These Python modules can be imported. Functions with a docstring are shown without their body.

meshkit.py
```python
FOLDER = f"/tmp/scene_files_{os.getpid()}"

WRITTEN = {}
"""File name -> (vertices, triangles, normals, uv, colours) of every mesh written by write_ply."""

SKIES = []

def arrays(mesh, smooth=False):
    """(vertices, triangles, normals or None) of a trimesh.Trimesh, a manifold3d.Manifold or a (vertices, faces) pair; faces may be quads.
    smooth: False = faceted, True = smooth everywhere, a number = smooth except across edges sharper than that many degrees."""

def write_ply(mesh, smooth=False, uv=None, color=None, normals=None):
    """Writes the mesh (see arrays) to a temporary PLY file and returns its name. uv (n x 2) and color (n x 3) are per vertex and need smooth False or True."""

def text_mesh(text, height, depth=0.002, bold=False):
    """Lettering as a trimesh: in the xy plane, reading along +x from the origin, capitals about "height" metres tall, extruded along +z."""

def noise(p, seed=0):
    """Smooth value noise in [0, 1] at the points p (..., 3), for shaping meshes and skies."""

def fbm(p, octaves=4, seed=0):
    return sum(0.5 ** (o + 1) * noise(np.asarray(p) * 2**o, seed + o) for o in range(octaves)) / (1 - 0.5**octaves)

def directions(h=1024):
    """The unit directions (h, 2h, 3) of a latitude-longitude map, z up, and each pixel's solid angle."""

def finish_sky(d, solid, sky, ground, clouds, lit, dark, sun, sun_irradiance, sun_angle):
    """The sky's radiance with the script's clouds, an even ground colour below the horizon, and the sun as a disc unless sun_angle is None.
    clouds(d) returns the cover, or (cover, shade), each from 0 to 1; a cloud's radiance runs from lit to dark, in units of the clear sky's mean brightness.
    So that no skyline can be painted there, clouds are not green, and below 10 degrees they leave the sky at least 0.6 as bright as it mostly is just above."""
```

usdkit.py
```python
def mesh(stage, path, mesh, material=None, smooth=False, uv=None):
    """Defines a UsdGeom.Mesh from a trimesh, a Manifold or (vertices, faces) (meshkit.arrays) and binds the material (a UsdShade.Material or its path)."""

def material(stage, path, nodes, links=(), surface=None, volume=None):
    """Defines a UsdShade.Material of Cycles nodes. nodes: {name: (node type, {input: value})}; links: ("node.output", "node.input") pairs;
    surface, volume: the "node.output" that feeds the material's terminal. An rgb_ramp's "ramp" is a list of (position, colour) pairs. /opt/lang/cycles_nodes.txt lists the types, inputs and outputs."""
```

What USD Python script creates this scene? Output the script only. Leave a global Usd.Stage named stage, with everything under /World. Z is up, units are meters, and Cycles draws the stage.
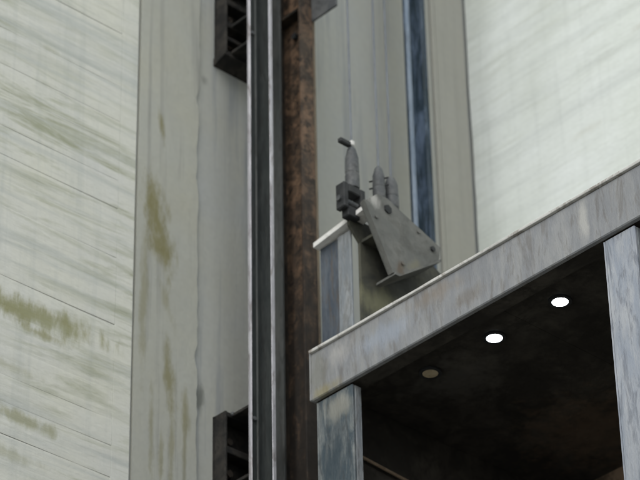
import math, random
import numpy as np, trimesh, usdkit, meshkit
from shapely.geometry import Polygon
from pxr import Usd, UsdGeom, UsdLux, UsdShade, Sdf, Gf

stage = Usd.Stage.CreateInMemory()
UsdGeom.SetStageUpAxis(stage, UsdGeom.Tokens.z)
UsdGeom.SetStageMetersPerUnit(stage, 1.0)
UsdGeom.Xform.Define(stage, '/World')
stage.SetDefaultPrim(stage.GetPrimAtPath('/World'))

# ------------------------------------------------------------------ camera, sky, sun, exposure
EXPOSURE = 0.74
SKY = 0.14
SUN = 0.26
SUN_DIR = np.array([0.30, -0.90, 0.95]); SUN_DIR /= np.linalg.norm(SUN_DIR)   # towards the light
CAM = np.array([6.954, -6.235, 1.596])                    # someone standing on the yard floor, looking up with a long lens
HEAD, PITCH, ROLL = math.radians(43.3), math.radians(33.5), math.radians(1.2)
Vh = np.array([-math.cos(HEAD), math.sin(HEAD), 0]); Rh = np.array([math.sin(HEAD), math.cos(HEAD), 0]); Zh = np.array([0, 0, 1.0])
fwd = Vh * math.cos(PITCH) + Zh * math.sin(PITCH); up0 = -Vh * math.sin(PITCH) + Zh * math.cos(PITCH)
rgt = Rh * math.cos(ROLL) - up0 * math.sin(ROLL); upv = up0 * math.cos(ROLL) + Rh * math.sin(ROLL)
cam = UsdGeom.Camera.Define(stage, '/World/camera')
M = Gf.Matrix4d(*map(float, [*rgt, 0, *upv, 0, *(-fwd), 0, *CAM, 1]))
cam.AddTransformOp().Set(M)
cam.CreateHorizontalApertureAttr(36.0); cam.CreateVerticalApertureAttr(27.0)
cam.CreateFocalLengthAttr(157.5); cam.CreateClippingRangeAttr(Gf.Vec2f(0.1, 500))
cam.CreateFStopAttr(3.6); cam.CreateFocusDistanceAttr(9.4)
cam.CreateExposureAttr(EXPOSURE)

el = math.asin(SUN_DIR[2]); az = math.atan2(SUN_DIR[0], SUN_DIR[1])
sky_m = usdkit.material(stage, '/World/Looks/sky_look', {
    'sky': ('sky_texture', {'sky_type': 'single_scattering', 'sun_disc': False, 'sun_elevation': el, 'sun_rotation': az, 'aerosol_density': 2.0}),
    'co': ('texture_coordinate', {}),
    'nz': ('noise_texture', {'scale': 2.2, 'detail': 5.0, 'roughness': 0.55}),
    'rp': ('rgb_ramp', {'ramp': [(0.25, (0.55,) * 3), (0.6, (0.95,) * 3)]}),
    'mx': ('mix_color', {'blend_type': 'mix', 'b': (5.8, 6.05, 6.0)}),
    'bg': ('background_shader', {'strength': SKY})},
    [('co.generated', 'nz.vector'), ('nz.fac', 'rp.fac'), ('rp.color', 'mx.fac'), ('sky.color', 'mx.a'), ('mx.result', 'bg.color')], surface='bg.background')
dome = UsdLux.DomeLight.Define(stage, '/World/sky')
UsdShade.MaterialBindingAPI.Apply(dome.GetPrim()).Bind(sky_m)
dome.GetPrim().SetCustomDataByKey('kind', 'structure'); dome.GetPrim().SetCustomDataByKey('label', 'pale overcast daylight sky')
sun = UsdLux.DistantLight.Define(stage, '/World/sun')
sun.CreateNormalizeAttr(True); sun.CreateIntensityAttr(SUN); sun.CreateAngleAttr(45.0); sun.CreateColorAttr(Gf.Vec3f(1.0, 0.985, 0.96))
zax = SUN_DIR; xax = np.cross([0, 0, 1.0], zax); xax /= np.linalg.norm(xax); yax = np.cross(zax, xax)
sun.AddTransformOp().Set(Gf.Matrix4d(*map(float, [*xax, 0, *yax, 0, *zax, 0, 0, 0, 0, 1])))

# ------------------------------------------------------------------ helpers
used = {}
def numbered(parent, name):
    k = (str(parent), name); n = used.get(k, 0); used[k] = n + 1
    return f'{parent}/{name}' + (f'_{n:03d}' if n else '')
def tag(p, label=None, cat=None, group=None, kind=None):
    p = p.GetPrim() if hasattr(p, 'GetPrim') else p
    for k, v in (('label', label), ('category', cat), ('group', group), ('kind', kind)):
        if v: p.SetCustomDataByKey(k, v)
    return p
def thing(name, label=None, cat=None, loc=(0, 0, 0), group=None, kind=None):
    x = UsdGeom.Xform.Define(stage, numbered('/World', name))
    x.AddTranslateOp().Set(Gf.Vec3d(*map(float, loc)))
    return tag(x, label, cat, group, kind)
ORIGIN = {}
def obj(name, mesh, mat, parent=None, smooth=30, label=None):
    """mesh is given in world coordinates; under a thing it is moved into that thing's frame"""
    path = parent.GetPath() if parent is not None else '/World'
    if isinstance(mesh, (list, tuple)) and not isinstance(mesh[0], np.ndarray): mesh = trimesh.util.concatenate(list(mesh))
    if parent is not None:
        t = UsdGeom.XformCache().GetLocalToWorldTransform(parent).ExtractTranslation()
        mesh = mesh.copy(); mesh.apply_translation([-t[0], -t[1], -t[2]])
    m = usdkit.mesh(stage, numbered(path, name), mesh, mat, smooth=smooth)
    if label: m.GetPrim().SetCustomDataByKey('label', label)
    return m.GetPrim()
def box(x0, x1, y0, y1, z0, z1, c=0.0):
    """box, with its edges chamfered by c"""
    if c <= 0:
        b = trimesh.creation.box((x1 - x0, y1 - y0, z1 - z0)); b.apply_translation(((x0 + x1) / 2, (y0 + y1) / 2, (z0 + z1) / 2)); return b
    P = []
    for x, sx in ((x0, 1), (x1, -1)):
        for y, sy in ((y0, 1), (y1, -1)):
            for z, sz in ((z0, 1), (z1, -1)):
                P += [(x + sx * c, y + sy * c, z), (x + sx * c, y, z + sz * c), (x, y + sy * c, z + sz * c)]
    return trimesh.convex.convex_hull(np.array(P))
def prism_yz(pts, x0, x1):
    m = trimesh.creation.extrude_polygon(Polygon(pts), x1 - x0)
    v = m.vertices.copy(); m.vertices = np.stack([v[:, 2] + x0, v[:, 0], v[:, 1]], 1); m.fix_normals(); return m
def prism_xz(pts, y0, y1):
    m = trimesh.creation.extrude_polygon(Polygon(pts), y1 - y0)
    v = m.vertices.copy(); m.vertices = np.stack([v[:, 0], v[:, 2] + y0, v[:, 1]], 1); m.fix_normals(); return m
def lathe(prof, x, y, n=24):
    m = trimesh.creation.revolve(np.array(prof, float), sections=n); m.apply_translation((x, y, 0)); m.fix_normals(); return m
def tube(a, b, r, n=12):
    return trimesh.creation.cylinder(r, segment=[a, b], sections=n)
def turned(m, axis, deg, at):
    m.apply_transform(trimesh.transformations.rotation_matrix(math.radians(deg), axis, at)); return m
def grid_wall(u, v, f):
    """open sheet from two coordinate lists, f(U, V) -> points"""
    U, W = np.meshgrid(u, v); P = f(U.ravel(), W.ravel()); n, m = len(u), len(v)
    i = (np.arange(m - 1)[:, None] * n + np.arange(n - 1)[None]).ravel()
    return trimesh.Trimesh(P, np.vstack([np.stack([i, i + 1, i + n + 1], 1), np.stack([i, i + n + 1, i + n], 1)]), process=False)

# ------------------------------------------------------------------ materials
class Graph:
    """collects the nodes of one material"""
    def __init__(s): s.n, s.l, s.k = {}, [], 0
    def add(s, kind, links=None, **inp):
        s.k += 1; name = f'n{s.k}'; s.n[name] = (kind, inp)
        for k, v in (links or {}).items(): s.l.append((v, f'{name}.{k}'))
        return name
    def pos(s):
        if not hasattr(s, 'p'): s.p = s.add('geometry') + '.position'
        return s.p
    def noise(s, scale, detail=4.0, rough=0.55, dist=0.0, stretch=(1, 1, 1), rot=(0, 0, 0), shift=(0, 0, 0)):
        m = s.add('mapping', {'vector': s.pos()}, scale=stretch, rotation=rot, location=shift)
        return s.add('noise_texture', {'vector': m + '.vector'}, scale=scale, detail=detail, roughness=rough, distortion=dist) + '.fac'
    def ramp(s, fac, stops): return s.add('rgb_ramp', {'fac': fac}, ramp=[(p, (c,) * 3 if np.ndim(c) == 0 else c) for p, c in stops]) + '.color'
    def mix(s, fac, a, b, blend='mix', f=1.0):
        links, inp = {}, {'blend_type': blend}
        for k, v in (('fac', fac), ('a', a), ('b', b)):
            if isinstance(v, str): links[k] = v
            else: inp[k] = v
        return s.add('mix_color', links, **inp) + '.result'
    def math(s, op, a, b=0.0, clamp=False):
        links, inp = {}, {'math_type': op, 'use_clamp': clamp}
        for k, v in (('value1', a), ('value2', b)):
            if isinstance(v, str): links[k] = v
            else: inp[k] = float(v)
        return s.add('math', links, **inp) + '.value'
    def spot(s, centre, radius, lean=0.0, edge=0.1, wob=2.0, nscale=20):
        """a stain of its own shape: an ellipse about centre (in y,z or x,z) with a torn edge"""
        d = s.add('vector_math', {'vector1': s.pos()}, math_type='subtract', vector2=centre) + '.vector'
        d = s.add('mapping', {'vector': d}, rotation=(lean, 0, 0)) + '.vector'
        d = s.add('vector_math', {'vector1': d}, math_type='divide', vector2=radius) + '.vector'
        l = s.add('vector_math', {'vector1': d}, math_type='length') + '.value'
        n = s.math('multiply', s.math('subtract', s.noise(nscale, 5, 0.65, stretch=(1, 1, 0.4)), 0.5), wob)
        return s.add('map_range', {'value': s.math('add', l, n)}, from_min=1.0, from_max=edge, to_min=0.0, to_max=1.0, clamp=True, range_type='smoothstep') + '.result'
    def done(s, name, color, rough=0.8, metal=0.0, bump=None, bd=0.01, bs=0.5, spec=0.5):
        links, inp = {}, {'specular_ior_level': spec}
        for k, v in (('base_color', color), ('roughness', rough), ('metallic', metal)):
            if isinstance(v, str): links[k] = v
            else: inp[k] = v
        if bump: links['normal'] = s.add('bump', {'height': bump}, distance=bd, strength=bs) + '.normal'
        p = s.add('principled_bsdf', links, **inp)
        return usdkit.material(stage, '/World/Looks/' + name, s.n, s.l, surface=p + '.BSDF')

def wall_look(name, base, dark, warm, along, spots=(), moss=(0.19, 0.185, 0.075), lines=0.5, drips=0.4, seed=0.0, patch=0.6, grime=0.0):
    """aged limewashed concrete: cloudy tone, streaks that run along the boards, drips that run down, moss spots"""
    g = Graph()
    c = g.mix(g.ramp(g.noise(2.3, 5, 0.6, shift=(seed, 0, 0)), [(0.3, 0.0), (0.72, patch)]), base, warm)
    st = tuple(0.35 if along == i else (9.0 if i == 2 else 1.0) for i in range(3))
    c = g.mix(g.ramp(g.noise(1.6, 6, 0.65, 0.3, stretch=st, shift=(seed, 3, 1)), [(0.50, 0.0), (0.68, lines)]), c, dark)
    dr = (12, 12, 0.55)
    c = g.mix(g.ramp(g.noise(1.5, 5, 0.6, 0.2, stretch=dr, shift=(0, seed, 2)), [(0.52, 0.0), (0.72, drips)]), c, dark)
    c = g.mix(g.ramp(g.noise(34, 4, 0.7), [(0.35, 0.0), (0.75, 0.18)]), c, tuple(x * 0.6 for x in base))
    for ce, ra, lean, amt in spots:
        m = g.spot(ce, ra, lean)
        c = g.mix(g.math('multiply', m, amt), c, moss)
    if grime:
        s2 = tuple(1.1 if along == i else (11.0 if i == 2 else 1.0) for i in range(3))
        k = g.math('multiply', g.ramp(g.noise(1.3, 6, 0.7, 0.5, stretch=s2, shift=(seed, 9, 5)), [(0.49, 0.0), (0.66, grime)]), g.ramp(g.noise(1.1, 3, 0.6, shift=(seed, 1, 6)), [(0.35, 0.15), (0.6, 1.0)]))
        c = g.mix(k, c, (0.27, 0.28, 0.20))
    b = g.math('add', g.noise(4, 5, 0.55, stretch=tuple(x ** 0.5 for x in st)), g.math('multiply', g.noise(50, 3, 0.6), 0.25))
    return g.done(name, c, 0.88, bump=b, bd=0.010, bs=0.45, spec=0.25)

def paint_steel(name, base, worn, rust, wear=0.5, rusty=0.4, rough=0.5, drip=True, scale=7.0, seed=0.0, metal=0.0, patches=()):
    g = Graph()
    s = (3.5, 3.5, 0.7) if drip else (1, 1, 1)
    c = g.mix(g.ramp(g.noise(scale, 6, 0.68, 0.4, stretch=s, shift=(seed, 0, 0)), [(0.43, 0.0), (0.60, wear)]), base, worn)
    c = g.mix(g.ramp(g.noise(scale * 1.4, 6, 0.72, 0.6, stretch=s, shift=(0, seed + 4, 0)), [(0.51, 0.0), (0.62, rusty)]), c, rust)
    c = g.mix(g.ramp(g.noise(3.0, 4, 0.6, shift=(seed, 8, 0)), [(0.3, 0.0), (0.75, 0.45)]), c, tuple(x * 0.55 for x in base))
    for ce, ra, lean, amt, col in patches: c = g.mix(g.math('multiply', g.spot(ce, ra, lean), amt), c, col)
    r = g.ramp(g.noise(11, 4, 0.6), [(0.3, rough - 0.12), (0.7, rough + 0.2)])
    return g.done(name, c, r, metal, bump=g.noise(26, 5, 0.65, stretch=s), bd=0.006, bs=0.5, spec=0.18)

L = {}
wx = -0.19
L['board'] = wall_look('boarded_wall_look', (0.505, 0.505, 0.475), (0.34, 0.36, 0.345), (0.53, 0.52, 0.42), 1, seed=1.0, lines=0.75, drips=0.35, grime=0.95,
    spots=[((wx, -1.02, 7.115), (0.3, 0.55, 0.08), -0.06, 0.85), ((wx, -0.93, 7.05), (0.3, 0.16, 0.03), 0, 0.7), ((wx, -1.0, 6.66), (0.3, 0.26, 0.04), 0, 0.6),
           ((wx, -1.05, 6.50), (0.3, 0.2, 0.035), 0, 0.35), ((wx, -1.08, 6.86), (0.3, 0.2, 0.025), 0, 0.3), ((wx, -0.95, 8.37), (0.3, 0.07, 0.02), 0, 0.22)])
L['edge'] = wall_look('edge_strip_look', (0.475, 0.48, 0.44), (0.37, 0.39, 0.37), (0.50, 0.495, 0.41), 1, seed=2.0, lines=0.2, drips=0.3)
L['strip'] = wall_look('shaded_plaster_strip_look', (0.325, 0.33, 0.305), (0.18, 0.18, 0.168), (0.34, 0.328, 0.26), 2, seed=3.0, lines=0.15, drips=0.75, moss=(0.155, 0.14, 0.06),  # plaster grey with recess shade mixed into its base
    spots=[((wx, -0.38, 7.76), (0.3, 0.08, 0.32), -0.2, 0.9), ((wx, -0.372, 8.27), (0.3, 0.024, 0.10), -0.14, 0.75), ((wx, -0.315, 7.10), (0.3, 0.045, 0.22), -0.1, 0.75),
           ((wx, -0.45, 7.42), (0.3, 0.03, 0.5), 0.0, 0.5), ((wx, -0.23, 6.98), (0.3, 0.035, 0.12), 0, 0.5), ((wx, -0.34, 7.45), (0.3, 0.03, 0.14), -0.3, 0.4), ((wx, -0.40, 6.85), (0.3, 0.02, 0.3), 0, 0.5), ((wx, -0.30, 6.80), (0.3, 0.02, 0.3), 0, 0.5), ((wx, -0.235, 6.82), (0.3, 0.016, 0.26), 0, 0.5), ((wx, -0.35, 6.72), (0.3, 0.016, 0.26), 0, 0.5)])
L['bay'] = wall_look('shaded_bay_wall_look', (0.325, 0.332, 0.32), (0.18, 0.195, 0.215), (0.345, 0.335, 0.27), 2, seed=5.0, lines=0.1, drips=0.75, spots=[((-0.2, -0.15, 7.08), (0.3, 0.03, 0.10), 0, 0.9), ((-0.2, -0.14, 8.62), (0.3, 0.03, 0.03), 0, 0.5)], moss=(0.13, 0.135, 0.12))  # base lowered: the shade of the recess is put into the colour
L['baytan'] = wall_look('bay_edge_look', (0.335, 0.33, 0.30), (0.22, 0.22, 0.20), (0.325, 0.315, 0.265), 2, seed=6.0, lines=0.1, drips=0.3)
L['white'] = wall_look('white_wall_look', (0.72, 0.755, 0.735), (0.47, 0.50, 0.48), (0.60, 0.635, 0.585), 0, seed=7.0, lines=0.4, drips=0.25, patch=1.0, grime=0.3,
    spots=[((0.86, 1.45, 9.12), (0.10, 0.3, 0.03), 0, 0.3), ((0.50, 1.45, 8.75), (0.14, 0.3, 0.03), 0, 0.22)], moss=(0.40, 0.38, 0.31))
L['ground'] = wall_look('yard_concrete_look', (0.20, 0.20, 0.19), (0.13, 0.13, 0.12), (0.2, 0.19, 0.165), 1, seed=9.0, lines=0.2, drips=0.2)

L['galv'] = paint_steel('beam_paint_look', (0.215, 0.222, 0.235), (0.305, 0.305, 0.30), (0.125, 0.112, 0.10), wear=0.65, rusty=0.55, seed=1.0, rough=0.55, scale=4.5,
    patches=[((0.36, -0.05, 6.98), (0.10, 0.3, 0.14), 0, 0.6, (0.15, 0.15, 0.13)), ((0.40, -0.05, 6.89), (0.12, 0.3, 0.035), 0, 0.6, (0.22, 0.19, 0.09)), ((0.72, -0.05, 6.98), (0.22, 0.3, 0.07), 0, 0.5, (0.27, 0.31, 0.38)), ((1.72, -0.05, 6.98), (0.03, 0.3, 0.13), 0, 0.8, (0.36, 0.355, 0.34)), ((0.48, -0.05, 7.02), (0.10, 0.3, 0.07), 0, 0.6, (0.36, 0.35, 0.34)), ((1.0, -0.05, 7.03), (0.2, 0.3, 0.05), 0, 0.5, (0.20, 0.165, 0.13)), ((1.15, -0.05, 6.94), (0.12, 0.3, 0.05), 0, 0.5, (0.14, 0.12, 0.10))])
L['bluegrey'] = paint_steel('blue_grey_paint_look', (0.06, 0.073, 0.092), (0.12, 0.135, 0.155), (0.10, 0.075, 0.05), wear=0.6, rusty=0.5, seed=2.0)
L['post'] = paint_steel('left_post_look', (0.06, 0.08, 0.095), (0.22, 0.23, 0.225), (0.04, 0.04, 0.04), wear=0.85, rusty=0.7, seed=3.0, scale=8, patches=[((0.43, -0.03, 6.58), (0.10, 0.3, 0.24), 0, 0.9, (0.035, 0.05, 0.062)), ((0.45, -0.03, 6.80), (0.10, 0.3, 0.07), 0, 0.7, (0.24, 0.235, 0.205))])
L['post2'] = paint_steel('right_post_look', (0.25, 0.275, 0.32), (0.36, 0.37, 0.39), (0.13, 0.14, 0.165), wear=0.8, rusty=0.7, seed=3.3, scale=6)
L['pale'] = paint_steel('worn_edge_highlight_look', (0.52, 0.51, 0.49), (0.66, 0.65, 0.63), (0.22, 0.19, 0.16), wear=0.7, rusty=0.8, seed=4.0, drip=False, scale=12)  # worn white paint, with the edge highlight put into the colour
L['whitelip'] = paint_steel('white_scuffed_lip_look', (0.70, 0.69, 0.67), (0.78, 0.77, 0.75), (0.4, 0.38, 0.34), wear=0.6, rusty=0.4, seed=4.5, drip=False, scale=10)
L['palegrey'] = paint_steel('pale_grey_paint_look', (0.20, 0.22, 0.24), (0.31, 0.32, 0.325), (0.085, 0.08, 0.07), wear=0.8, rusty=0.5, seed=5.0)
L['hitch'] = paint_steel('hitch_plate_look', (0.125, 0.127, 0.12), (0.19, 0.186, 0.172), (0.05, 0.047, 0.04), wear=0.6, rusty=0.35, seed=6.0, drip=False, patches=[((0.55, 0.09, 7.74), (0.3, 0.05, 0.05), 0, 0.8, (0.40, 0.39, 0.37)), ((0.55, 0.225, 7.47), (0.3, 0.03, 0.05), 0, 0.8, (0.10, 0.075, 0.055)), ((0.55, 0.30, 7.52), (0.3, 0.08, 0.03), -0.6, 0.6, (0.17, 0.16, 0.11))])
L['rust'] = paint_steel('rusty_web_look', (0.075, 0.053, 0.038), (0.245, 0.152, 0.095), (0.022, 0.019, 0.017), wear=0.95, rusty=0.95, rough=0.8, seed=7.0, scale=17, drip=False, patches=[((-0.05, 0.25, 6.6), (0.6, 0.6, 2.1), 0, 0.97, (0.035, 0.03, 0.026))])
L['rustmid'] = paint_steel('brown_rusty_flange_look', (0.058, 0.044, 0.034), (0.19, 0.12, 0.078), (0.02, 0.018, 0.016), wear=0.85, rusty=0.9, rough=0.75, seed=7.6, drip=False, scale=13, patches=[((0.03, 0.25, 6.6), (0.6, 0.6, 2.1), 0, 0.95, (0.03, 0.026, 0.023))])
L['rustdark'] = paint_steel('dark_rusty_steel_look', (0.03, 0.026, 0.022), (0.07, 0.052, 0.038), (0.014, 0.013, 0.012), wear=0.8, rusty=0.7, rough=0.7, seed=8.0, drip=False, scale=9)
L['rustlit'] = paint_steel('lit_rust_edge_look', (0.13, 0.105, 0.075), (0.20, 0.165, 0.12), (0.06, 0.045, 0.035), wear=0.7, rusty=0.6, rough=0.7, seed=8.5)  # lighter rust, light caught along the edge is painted in
L['bracket'] = paint_steel('bracket_steel_look', (0.016, 0.0155, 0.015), (0.055, 0.048, 0.04), (0.009, 0.009, 0.009), wear=0.6, rusty=0.7, rough=0.7, seed=9.0, drip=False, scale=12)
L['railflat'] = paint_steel('rail_greased_look', (0.022, 0.026, 0.026), (0.05, 0.054, 0.052), (0.013, 0.012, 0.011), wear=0.5, rusty=0.5, rough=0.62, seed=10.0)
L['railbright'] = paint_steel('rail_machined_glint_look', (0.40, 0.39, 0.42), (0.58, 0.57, 0.60), (0.17, 0.15, 0.14), wear=0.7, rusty=0.75, rough=0.4, seed=11.0, metal=0.35)  # machined steel, light caught on the edges put into its tone
L['railblue'] = paint_steel('rail_blue_reflection_look', (0.022, 0.036, 0.05), (0.12, 0.16, 0.23), (0.02, 0.03, 0.03), wear=0.85, rusty=0.6, rough=0.35, seed=13.0, scale=5)  # blue reflection on the rail put into the base colour
L['railblue2'] = paint_steel('rail_blue_glint_look', (0.20, 0.25, 0.32), (0.32, 0.37, 0.44), (0.06, 0.075, 0.09), wear=0.7, rusty=0.4, rough=0.4, seed=14.0)  # pale blue painted for the highlights along that rail
L['olive'] = paint_steel('greasy_olive_shade_look', (0.042, 0.043, 0.039), (0.11, 0.107, 0.078), (0.022, 0.022, 0.021), wear=0.6, rusty=0.5, rough=0.6, seed=15.0, drip=False, scale=5, patches=[((0.44, 0.22, 7.36), (0.3, 0.22, 0.10), 0, 0.6, (0.17, 0.165, 0.10))])  # greasy olive, kept dark in place of shade under the hitch plate
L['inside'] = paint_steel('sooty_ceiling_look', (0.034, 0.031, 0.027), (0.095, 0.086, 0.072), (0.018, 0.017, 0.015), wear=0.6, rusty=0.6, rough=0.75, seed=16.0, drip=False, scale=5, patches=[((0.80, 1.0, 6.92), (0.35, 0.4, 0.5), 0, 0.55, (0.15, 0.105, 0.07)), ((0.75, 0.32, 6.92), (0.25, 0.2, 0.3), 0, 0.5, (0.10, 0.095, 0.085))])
L['insidebrown'] = paint_steel('sooty_brown_panel_look', (0.10, 0.08, 0.06), (0.50, 0.35, 0.24), (0.03, 0.025, 0.02), wear=0.7, rusty=0.6, rough=0.75, seed=17.0, drip=False, scale=4)
L['socket'] = paint_steel('rope_socket_look', (0.075, 0.08, 0.085), (0.15, 0.15, 0.147), (0.03, 0.03, 0.028), wear=0.6, rusty=0.5, rough=0.5, seed=18.0, drip=False, scale=16)
L['lug'] = paint_steel('dark_clevis_look', (0.026, 0.028, 0.03), (0.06, 0.06, 0.06), (0.015, 0.014, 0.013), wear=0.5, rusty=0.5, rough=0.55, seed=19.0, drip=False, scale=14)
L['rope'] = paint_steel('wire_rope_look', (0.20, 0.215, 0.235), (0.26, 0.275, 0.295), (0.13, 0.135, 0.14), wear=0.5, rusty=0.4, rough=0.5, seed=20.0, scale=20)
L['packing'] = paint_steel('packing_plate_look', (0.075, 0.08, 0.078), (0.12, 0.12, 0.115), (0.035, 0.032, 0.028), wear=0.6, rusty=0.6, rough=0.5, seed=23.0)
L['tan'] = paint_steel('tan_trim_look', (0.26, 0.20, 0.14), (0.36, 0.28, 0.2), (0.1, 0.07, 0.05), wear=0.5, rusty=0.4, rough=0.6, seed=21.0)
L['deadlens'] = paint_steel('dead_lamp_lens_look', (0.55, 0.46, 0.30), (0.65, 0.56, 0.42), (0.3, 0.24, 0.15), wear=0.5, rusty=0.5, rough=0.4, seed=22.0, drip=False, scale=30)
def lamp_look(name, col, st): return usdkit.material(stage, '/World/Looks/' + name, {'e': ('emission', {'color': col, 'strength': st})}, surface='e.emission')
L['lit'] = lamp_look('lit_lamp_look', (0.90, 0.97, 1.0), 5.0)

# ------------------------------------------------------------------ ground and walls
RNG = np.random.default_rng(4)
u = np.linspace(-60, 60, 61)
def yard(U, W): return np.stack([U, W, 0.015 * meshkit.fbm(np.stack([U * .3, W * .3, U * 0], 1)) if hasattr(meshkit, 'fbm') else U * 0], 1)
tag(obj('ground', grid_wall(u, u, yard), L['ground'], smooth=True), 'grey concrete yard floor', kind='structure')

ZT = 12.5
# left wall: courses of horizontal form boards in front of a backing, ended by a smooth vertical strip
wl = thing('boarded_wall', 'pale limewashed wall of horizontal board courses left of the lift rail', 'wall', (-0.2, -2.0, 0))
obj('backing', box(-0.50, -0.2, -4.0, -0.497, 0, ZT), L['edge'], wl)
z = 5.2; rb = random.Random(11)
while z < 10.4:
    h = rb.uniform(0.105, 0.175); p = rb.uniform(-0.0004, 0.0005); t = rb.uniform(-0.0005, 0.0005); sk = rb.uniform(-0.006, 0.006)
    ys = np.linspace(-3.2, -0.5888 + rb.uniform(-0.0004, 0.0003), 18)
    # a board: slightly bowed in height, lower lip torn; 6 rows round its section
    q = []
    n1 = meshkit.noise(np.stack([ys * 4, ys * 0 + z * 9, ys * 0], 1)); n2 = meshkit.noise(np.stack([ys * 5, ys * 0 + z * 9 + 50, ys * 0], 1))
    b0 = z + 0.0022 * n1 + sk * (ys + 2) * 0.3; b1 = z + h - 0.0003 + 0.0022 * n2 + sk * (ys + 2) * 0.3
    x = -0.19 + p + 0.0008 * n2
    rows = [(np.full_like(ys, -0.201), b0), (x - 0.0009 + t, b0), (x + t, b0 + 0.010), (x - t, b1 - 0.010), (x - 0.0009 - t, b1), (np.full_like(ys, -0.201), b1)]
    P = np.concatenate([np.stack([a, ys, b], 1) for a, b in rows]); n = len(ys); F = []
    for r in range(6):
        i = r * n + np.arange(n - 1); j = ((r + 1) % 6) * n + np.arange(n - 1)
        F += [np.stack([i, i + 1, j + 1], 1), np.stack([i, j + 1, j], 1)]
    for e in (0, n - 1): 
        k = [r * n + e for r in range(6)]
        F.append(np.array([[k[0], k[i], k[i + 1]] for i in range(1, 5)]))
    bm = trimesh.Trimesh(P, np.vstack(F), process=False); bm.fix_normals()
    obj('board', bm, L['board'], wl, smooth=40)
    z += h
obj('edge_strip', box(-0.21, -0.1895, -0.5883, -0.503, 4.0, 11, 0.001), L['board'], wl)

# middle wall: the bay the lift rails are bolted to
wb = thing('rail_bay_wall', 'rendered wall strip with recess shade in its dull grey behind the lift rails and ropes', 'wall', (-0.2, 0.5, 0))
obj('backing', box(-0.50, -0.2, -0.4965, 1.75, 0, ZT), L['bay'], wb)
# plaster strip with a broken right edge
zs = np.linspace(5.0, 10.5, 260)
jag = meshkit.noise(np.stack([zs * 6, zs * 0, zs * 0], 1)) * 0.005 + meshkit.noise(np.stack([zs * 22, zs * 0 + 7, zs * 0], 1)) * 0.006 + meshkit.noise(np.stack([zs * 60, zs * 0 + 9, zs * 0], 1)) * 0.003
for zc_, dp, w in ((8.50, 0.016, 0.03), (8.23, 0.01, 0.05), (8.12, 0.012, 0.06), (7.25, 0.014, 0.04)): jag -= dp * np.exp(-((zs - zc_) / w) ** 2)
left = meshkit.noise(np.stack([zs * 9, zs * 0 + 3, zs * 0], 1)) * 0.003
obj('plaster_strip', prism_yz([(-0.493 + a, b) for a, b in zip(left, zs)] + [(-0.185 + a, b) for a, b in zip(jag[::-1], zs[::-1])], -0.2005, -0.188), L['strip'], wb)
obj('render_strip', box(-0.2005, -0.192, 1.262, 1.458, 5, 11.5, 0.004), L['baytan'], wb)
obj('render_strip', box(-0.2005, -0.186, 1.235, 1.2605, 5, 11.5, 0.005), L['baytan'], wb)

# right wall: bright, uneven render
wr = thing('white_wall', 'bright white rendered wall behind the lift car on the right', 'wall', (2.0, 1.46, 0))
uu = np.linspace(-0.188, 6.0, 160); vv = np.linspace(5.5, 12.5, 180)
def rw(U, W):
    n = meshkit.fbm(np.stack([U * 1.6, W * 3.2, U * 0 + 2], 1)); n2 = meshkit.noise(np.stack([U * 0.7 - W * 0.2, W * 6.0, U * 0], 1))
    return np.stack([U, 1.462 + 0.010 * n + 0.004 * n2, W], 1)
obj('render_coat', grid_wall(uu, vv, rw), L['white'], wr, smooth=True)
obj('backing', box(-0.2, 6.0, 1.49, 1.75, 0, ZT), L['edge'], wr)

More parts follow.
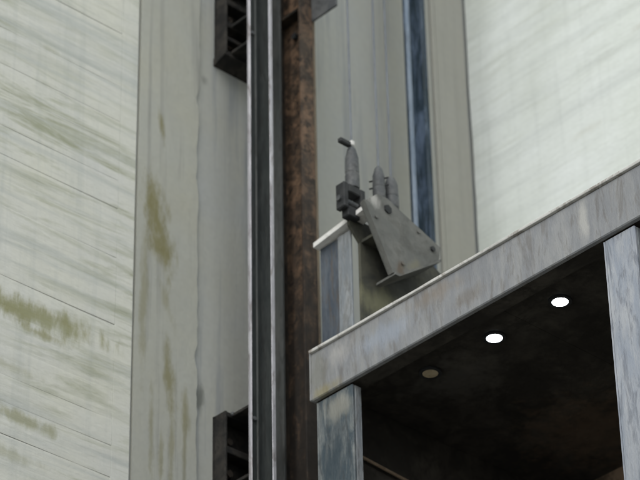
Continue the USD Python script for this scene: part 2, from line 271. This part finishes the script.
# ------------------------------------------------------------------ steel column beside the rail
sc = thing('steel_column', 'rusty brown steel channel column standing beside the left guide rail', 'column', (-0.05, 0.24, 0))
obj('web', box(-0.131, 0.018, 0.255, 0.268, 4, ZT), L['rust'], sc)
obj('flange', box(-0.141, -0.1315, 0.198, 0.272, 4, ZT, 0.002), L['rustdark'], sc)
obj('flange', box(0.0185, 0.030, 0.198, 0.272, 4, ZT, 0.002), L['rustmid'], sc)
obj('back_plate', box(-0.13, 0.034, 0.2725, 0.284, 4, ZT, 0.003), L['rustlit'], sc)
bolt = lambda x, y, z, r=0.012, l=0.012: trimesh.creation.cylinder(r, l, sections=6, transform=trimesh.transformations.rotation_matrix(math.pi / 2, (1, 0, 0)) if False else None)
def bolt_y(x, y, z, r=0.013, l=0.012):
    m = trimesh.creation.cylinder(r, l, sections=6); m.apply_transform(trimesh.transformations.rotation_matrix(math.pi / 2, (1, 0, 0))); m.apply_translation((x, y - l / 2, z)); return m
def bolt_x(x, y, z, r=0.013, l=0.012):
    m = trimesh.creation.cylinder(r, l, sections=6); m.apply_transform(trimesh.transformations.rotation_matrix(math.pi / 2, (0, 1, 0))); m.apply_translation((x + l / 2, y, z)); return m
obj('bolt', bolt_y(-0.05, 0.255, 8.96, 0.016, 0.02), L['lug'], sc)
obj('packing_plate', box(-0.146, -0.086, 0.184, 0.197, 4, ZT, 0.002), L['packing'], sc)
obj('cleat', box(-0.131, 0.018, 0.205, 0.2545, 9.05, 9.062), L['rustdark'], sc)
obj('cleat', box(0.0345, 0.19, 0.262, 0.272, 9.0, 9.15, 0.002), L['socket'], sc)
obj('wall_tie', box(-0.1995, -0.1305, 0.2725, 0.282, 8.5, 8.6), L['rustdark'], sc)
obj('wall_tie', box(-0.1995, -0.1305, 0.2725, 0.282, 6.6, 6.7), L['rustdark'], sc)

# ------------------------------------------------------------------ guide rails (T section) and wall brackets
def guide_rail(label, x, y, flat, bright, edge, nose, lip=0.004, w=0.065, bl=0.062, z0=4.0, z1=ZT, mid=None):
    t = thing('guide_rail', label, 'guide rail', (x, y, z0), group='guide rails on the bay wall')
    obj('flange', box(x - 0.012, x, y - w + 0.004, y + w - 0.004, z0, z1), flat, t)
    for s in (-1, 1):
        e = sorted((y + s * w, y + s * (w - 0.0038)))
        obj('flange_edge', box(x - 0.013, x + 0.001, e[0], e[1], z0, z1, 0.0012), edge, t)
    obj('flange_lip', box(x + 0.0012, x + 0.006, y - w, y - w + lip, z0, z1, 0.0012), bright, t)
    obj('blade', box(x + 0.0005, x + bl - 0.004, y - 0.0075, y + 0.0075, z0, z1), flat, t)
    obj('nose', box(x + bl - 0.0038, x + bl, y - 0.009, y + 0.009, z0, z1, 0.0015), nose, t)
    return t
r1 = guide_rail('dark greased guide rail with two bright edges left of the rusty column', 0, 0, L['railflat'], L['railbright'], L['railbright'], L['railbright'])
for rz in (6.62, 6.94, 8.80, 9.10):
    for ry in (-0.05, 0.05): obj('rail_bolt', bolt_x(0.0003, ry, rz, 0.009, 0.008), L['socket'], r1)
obj('pale_strip', box(0.0005, 0.005, -0.036, -0.028, 4.0, ZT, 0.001), L['packing'], r1)  # paler raised strip along the flange face
r2 = guide_rail('guide rail tinted with blue reflection on the bay wall right of the hoist ropes', -0.02, 0.955, L['railblue'], L['railblue2'], L['railblue'], L['railblue'], lip=0.024, w=0.066, bl=0.045)
obj('pale_strip', box(-0.0195, -0.014, 0.985, 1.0, 4.0, ZT, 0.001), L['railblue2'], r2)  # raised strip in the pale blue highlight colour

def bracket(label, z0, z1, ribs):
    t = thing('rail_bracket', label, 'bracket', (-0.16, 0.02, z0), group='brackets bolted to the bay wall')
    obj('back_plate', box(-0.1995, -0.189, -0.085, 0.115, z0, z1), L['bracket'], t)
    obj('side_plate', box(-0.1885, -0.125, -0.085, -0.074, z0, z1, 0.002), L['bracket'], t)
    obj('side_plate', box(-0.1885, -0.125, 0.104, 0.115, z0, z1, 0.002), L['bracket'], t)
    for zz, d in ribs:
        obj('rib', box(-0.1885, -0.128, -0.0735, 0.1035, zz, zz + d, 0.002), L['bracket'], t)
    for zz, d in ribs[::2]:
        obj('rail_clip', box(-0.1245, -0.0135, -0.055, 0.06, zz, zz + 0.014, 0.002), L['bracket'], t)
    for zz, d in ribs[:-1]:
        obj('bolt', bolt_x(-0.189, -0.03, zz + 0.075, 0.016, 0.03), L['rustdark'], t)
    return t
bu = bracket('upper black steel rail bracket high on the wall, open box with ribs', 8.76, 9.5, [(8.76, 0.012), (8.83, 0.02), (8.90, 0.03), (9.02, 0.03), (9.14, 0.02), (9.3, 0.02), (9.488, 0.012)])
obj('base_flange', prism_xz([(-0.1995, 8.72), (-0.125, 8.745), (-0.125, 8.758), (-0.1995, 8.758)], -0.09, 0.12), L['bracket'], bu)
bl_ = bracket('lower black steel rail bracket at the foot of the view, open box with ribs', 6.2, 7.02, [(6.2, 0.012), (6.34, 0.02), (6.46, 0.02), (6.58, 0.02), (6.70, 0.02), (6.84, 0.03), (7.0, 0.02)])
obj('lip', box(-0.1245, -0.112, -0.06, 0.05, 7.004, 7.02, 0.003), L['socket'], bl_)  # added strip, its lighter tone paints the top edge highlight

# ------------------------------------------------------------------ lift car
ZF, ZC = 4.6, 6.925
car = thing('lift_car', 'open fronted steel lift car with dark ceiling and pale top beam', 'lift car', (1.4, 0.6, ZF))
X0, X1 = 0.325, 2.62
# top beam: front plate with a lip above coloured as the edge highlight and a worn nose
beam = obj('top_beam', box(X0, X1, -0.05, -0.026, 6.875, 7.078, 0.004), L['galv'], car)
obj('lintel', box(X0, X1, -0.0255, 0.05, 6.882, 7.078, 0.003), L['inside'], car)
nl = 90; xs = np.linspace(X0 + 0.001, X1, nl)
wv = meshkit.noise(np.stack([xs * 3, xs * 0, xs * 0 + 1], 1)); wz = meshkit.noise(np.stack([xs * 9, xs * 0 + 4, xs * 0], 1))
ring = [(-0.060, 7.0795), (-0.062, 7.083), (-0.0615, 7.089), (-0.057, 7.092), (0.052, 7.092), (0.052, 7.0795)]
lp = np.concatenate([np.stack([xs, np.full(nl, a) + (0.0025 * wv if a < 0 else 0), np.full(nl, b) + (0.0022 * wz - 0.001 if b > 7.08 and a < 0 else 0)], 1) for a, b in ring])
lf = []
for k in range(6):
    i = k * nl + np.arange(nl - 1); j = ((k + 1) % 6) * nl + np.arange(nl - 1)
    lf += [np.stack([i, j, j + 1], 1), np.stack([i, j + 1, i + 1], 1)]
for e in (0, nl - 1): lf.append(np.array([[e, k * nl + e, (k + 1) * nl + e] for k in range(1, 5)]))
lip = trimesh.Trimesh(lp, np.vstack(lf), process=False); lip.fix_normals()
obj('highlight_lip', lip, L['pale'], car)  # added lip, its pale colour paints the highlight along the beam top
obj('end_plate', box(X0 - 0.010, X0 - 0.0005, -0.051, 0.05, 6.878, 7.088, 0.003), L['galv'], car)
# posts: a face plate and a return
def post(x0, x1, look, name='post'):
    p = obj(name, box(x0, x1, -0.035, -0.022, ZF, 6.866, 0.003), L[look], car)
    obj('return_flange', box(x1 - 0.011, x1, -0.0215, 0.012, ZF, 6.866, 0.003), L['palegrey'], car)
    obj('edge_bead', box(x0 - 0.008, x0 - 0.0005, -0.036, -0.02, ZF, 6.866, 0.003), L[look], car)
post(0.345, 0.532, 'post'); post(1.795, 1.93, 'post2'); post(2.46, 2.6, 'post2')
# ceiling in three sheets with open seams, roof above
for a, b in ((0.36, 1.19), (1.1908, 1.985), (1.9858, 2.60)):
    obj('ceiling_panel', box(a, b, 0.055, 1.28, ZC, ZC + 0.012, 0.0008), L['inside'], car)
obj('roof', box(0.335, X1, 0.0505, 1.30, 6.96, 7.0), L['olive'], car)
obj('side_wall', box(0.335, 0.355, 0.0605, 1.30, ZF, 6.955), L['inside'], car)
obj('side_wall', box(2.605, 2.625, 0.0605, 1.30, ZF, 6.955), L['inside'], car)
for i in range(6):
    a = 0.357 + i * 0.3745
    obj('back_panel', box(a, a + 0.371, 1.281, 1.30, ZF + 0.02, 6.955, 0.003), L['insidebrown'], car)
obj('floor', box(0.335, X1, -0.05, 1.30, ZF - 0.08, ZF), L['bluegrey'], car)
obj('trim_rod', tube((0.372, 0.07, 6.700), (0.372, 0.52, 6.665), 0.0065), L['tan'], car)
for x in (0.713, 1.046, 1.374):
    lit = x > 0.9
    ring = trimesh.creation.annulus(0.030, 0.043, 0.008, sections=32); ring.apply_translation((x, 0.195, ZC - 0.006))
    d = obj('downlight', ring, L['lug'], car)
    lens = trimesh.creation.cylinder(0.0295, 0.006, sections=32); lens.apply_translation((x, 0.195, ZC - 0.007))
    obj('lens', lens, L['lit'] if lit else L['deadlens'], d, label=None if lit else 'unlit yellowed lamp lens')
# frame above the roof: stile plate, pale angle, dark olive plate standing in for shade, rope hitch plate
obj('stile_plate', box(0.231, 0.337, 0.10, 0.112, 6.98, 7.666, 0.002), L['bluegrey'], car)
obj('stile_angle', box(0.338, 0.412, 0.092, 0.104, 7.001, 7.666, 0.003), L['palegrey'], car)
obj('stile_top', prism_xz([(0.224, 7.664), (0.545, 7.704), (0.545, 7.724), (0.224, 7.686)], 0.070, 0.135), L['whitelip'], car)
obj('stile_foot', box(0.231, 0.46, 0.113, 0.30, 7.001, 7.02), L['bluegrey'], car)
obj('side_plate', prism_yz([(0.115, 7.002), (0.115, 7.60), (0.06, 7.66), (0.06, 7.70), (0.44, 7.70), (0.60, 7.62), (0.60, 7.002)], 0.430, 0.444), L['olive'], car)  # dark sheet standing in for the shade below the hitch plate
hp = obj('hitch_plate', prism_yz([(0.045, 7.713), (0.115, 7.775), (0.165, 7.775), (0.452, 7.668), (0.440, 7.605), (0.204, 7.437), (0.185, 7.440)], 0.520, 0.550), L['hitch'], car)
obj('rim', prism_yz([(0.038, 7.712), (0.0445, 7.716), (0.186, 7.440), (0.180, 7.434)], 0.530, 0.553), L['hitch'], hp)
obj('lower_flange', prism_yz([(0.186, 7.436), (0.206, 7.436), (0.441, 7.603), (0.441, 7.592), (0.206, 7.424), (0.183, 7.424)], 0.455, 0.562), L['hitch'], hp)
obj('hole_plug', bolt_x(0.5503, 0.165, 7.722, 0.020, 0.006), L['lug'], hp)
obj('hole_plug', bolt_x(0.5503, 0.405, 7.640, 0.012, 0.008), L['lug'], hp)
for by, bz in ((0.10, 7.66), (0.235, 7.50), (0.33, 7.69)): obj('bolt', bolt_x(0.5503, by, bz, 0.009, 0.006), L['hitch'], hp)
obj('rib', box(0.445, 0.5195, 0.12, 0.40, 7.60, 7.612), L['olive'], hp)

# ------------------------------------------------------------------ hoist ropes with their sockets
def hoist_rope(label, x, y, z0, z1, r, dark, lean=0.0):
    t = thing('hoist_rope', label, 'rope', (x, y, z0), group='hoist ropes above the lift car')
    zz = np.arange(z1 - 0.005, ZT, 0.008); strands = []
    for k in range(6):                                   # six laid strands
        a = zz * 2 * math.pi / 0.075 + k * math.pi / 3; q = np.stack([x + 0.0036 * np.cos(a), y + 0.0036 * np.sin(a), zz], 1)
        nz = len(zz); c5 = np.arange(5) * 2 * math.pi / 5
        v = (q[:, None] + 0.0020 * np.stack([np.cos(c5), np.sin(c5), c5 * 0], 1)[None]).reshape(-1, 3)
        i = (np.arange(nz - 1)[:, None] * 5 + np.arange(5)[None]).ravel(); j = (np.arange(nz - 1)[:, None] * 5 + (np.arange(5)[None] + 1) % 5).ravel()
        strands.append(trimesh.Trimesh(v, np.vstack([np.stack([i, j, j + 5], 1), np.stack([i, j + 5, i + 5], 1)]), process=False))
    obj('rope', strands, L['rope'], t, smooth=True)
    h = z1 - z0
    obj('socket', lathe([(0, z0), (r * 0.92, z0), (r, z0 + 0.006), (r, z0 + h * 0.3), (r * 0.9, z0 + h * 0.34), (r * 0.98, z0 + h * 0.38), (r * 0.92, z0 + h * 0.72), (r * 0.6, z0 + h * 0.92), (0.007, z1), (0, z1)], x, y), L['lug'] if dark else L['socket'], t)
    return t
h1 = hoist_rope('left hoist rope ending in a tall socket on a black clevis', 0.45, 0.076, 7.83, 8.035, 0.029, False)
obj('clevis', [box(0.425, 0.475, 0.005, 0.030, 7.71, 7.828, 0.004), box(0.425, 0.475, 0.095, 0.122, 7.71, 7.828, 0.004), box(0.425, 0.475, 0.0301, 0.0949, 7.79, 7.828, 0.004), box(0.43, 0.47, 0.03, 0.095, 7.68, 7.73, 0.004)], L['lug'], h1)
obj('pin', tube((0.45, -0.004, 7.755), (0.45, 0.13, 7.755), 0.012), L['socket'], h1)
obj('lever', box(0.44, 0.462, 0.008, 0.066, 8.026, 8.048, 0.004), L['lug'], h1)
obj('glint_clip', box(0.44, 0.462, 0.0665, 0.088, 8.034, 8.062, 0.005), L['pale'], h1)  # pale block coloured as the white highlight beside the lever
h2 = hoist_rope('middle hoist rope ending in a pointed grey socket above the hitch plate', 0.45, 0.222, 7.845, 8.005, 0.026, False)
obj('rod', tube((0.45, 0.222, 7.70), (0.45, 0.222, 7.846), 0.016), L['lug'], h2)
obj('nut', lathe([(0, 7.80), (0.030, 7.80), (0.030, 7.842), (0, 7.842)], 0.45, 0.222, 6), L['lug'], h2)
for hy, hz in ((0.222, 7.905), (0.222, 7.94)): obj('split_pin', tube((0.415, hy - 0.02, hz), (0.485, hy + 0.02, hz + 0.004), 0.0035, 8), L['lug'], h2)
h3 = hoist_rope('right hoist rope ending in a dark squat socket above the hitch plate', 0.45, 0.290, 7.83, 7.985, 0.030, False)
obj('rod', tube((0.45, 0.290, 7.69), (0.45, 0.290, 7.831), 0.018), L['lug'], h3)
obj('nut', lathe([(0, 7.775), (0.034, 7.775), (0.034, 7.826), (0, 7.826)], 0.45, 0.290, 6), L['lug'], h3)
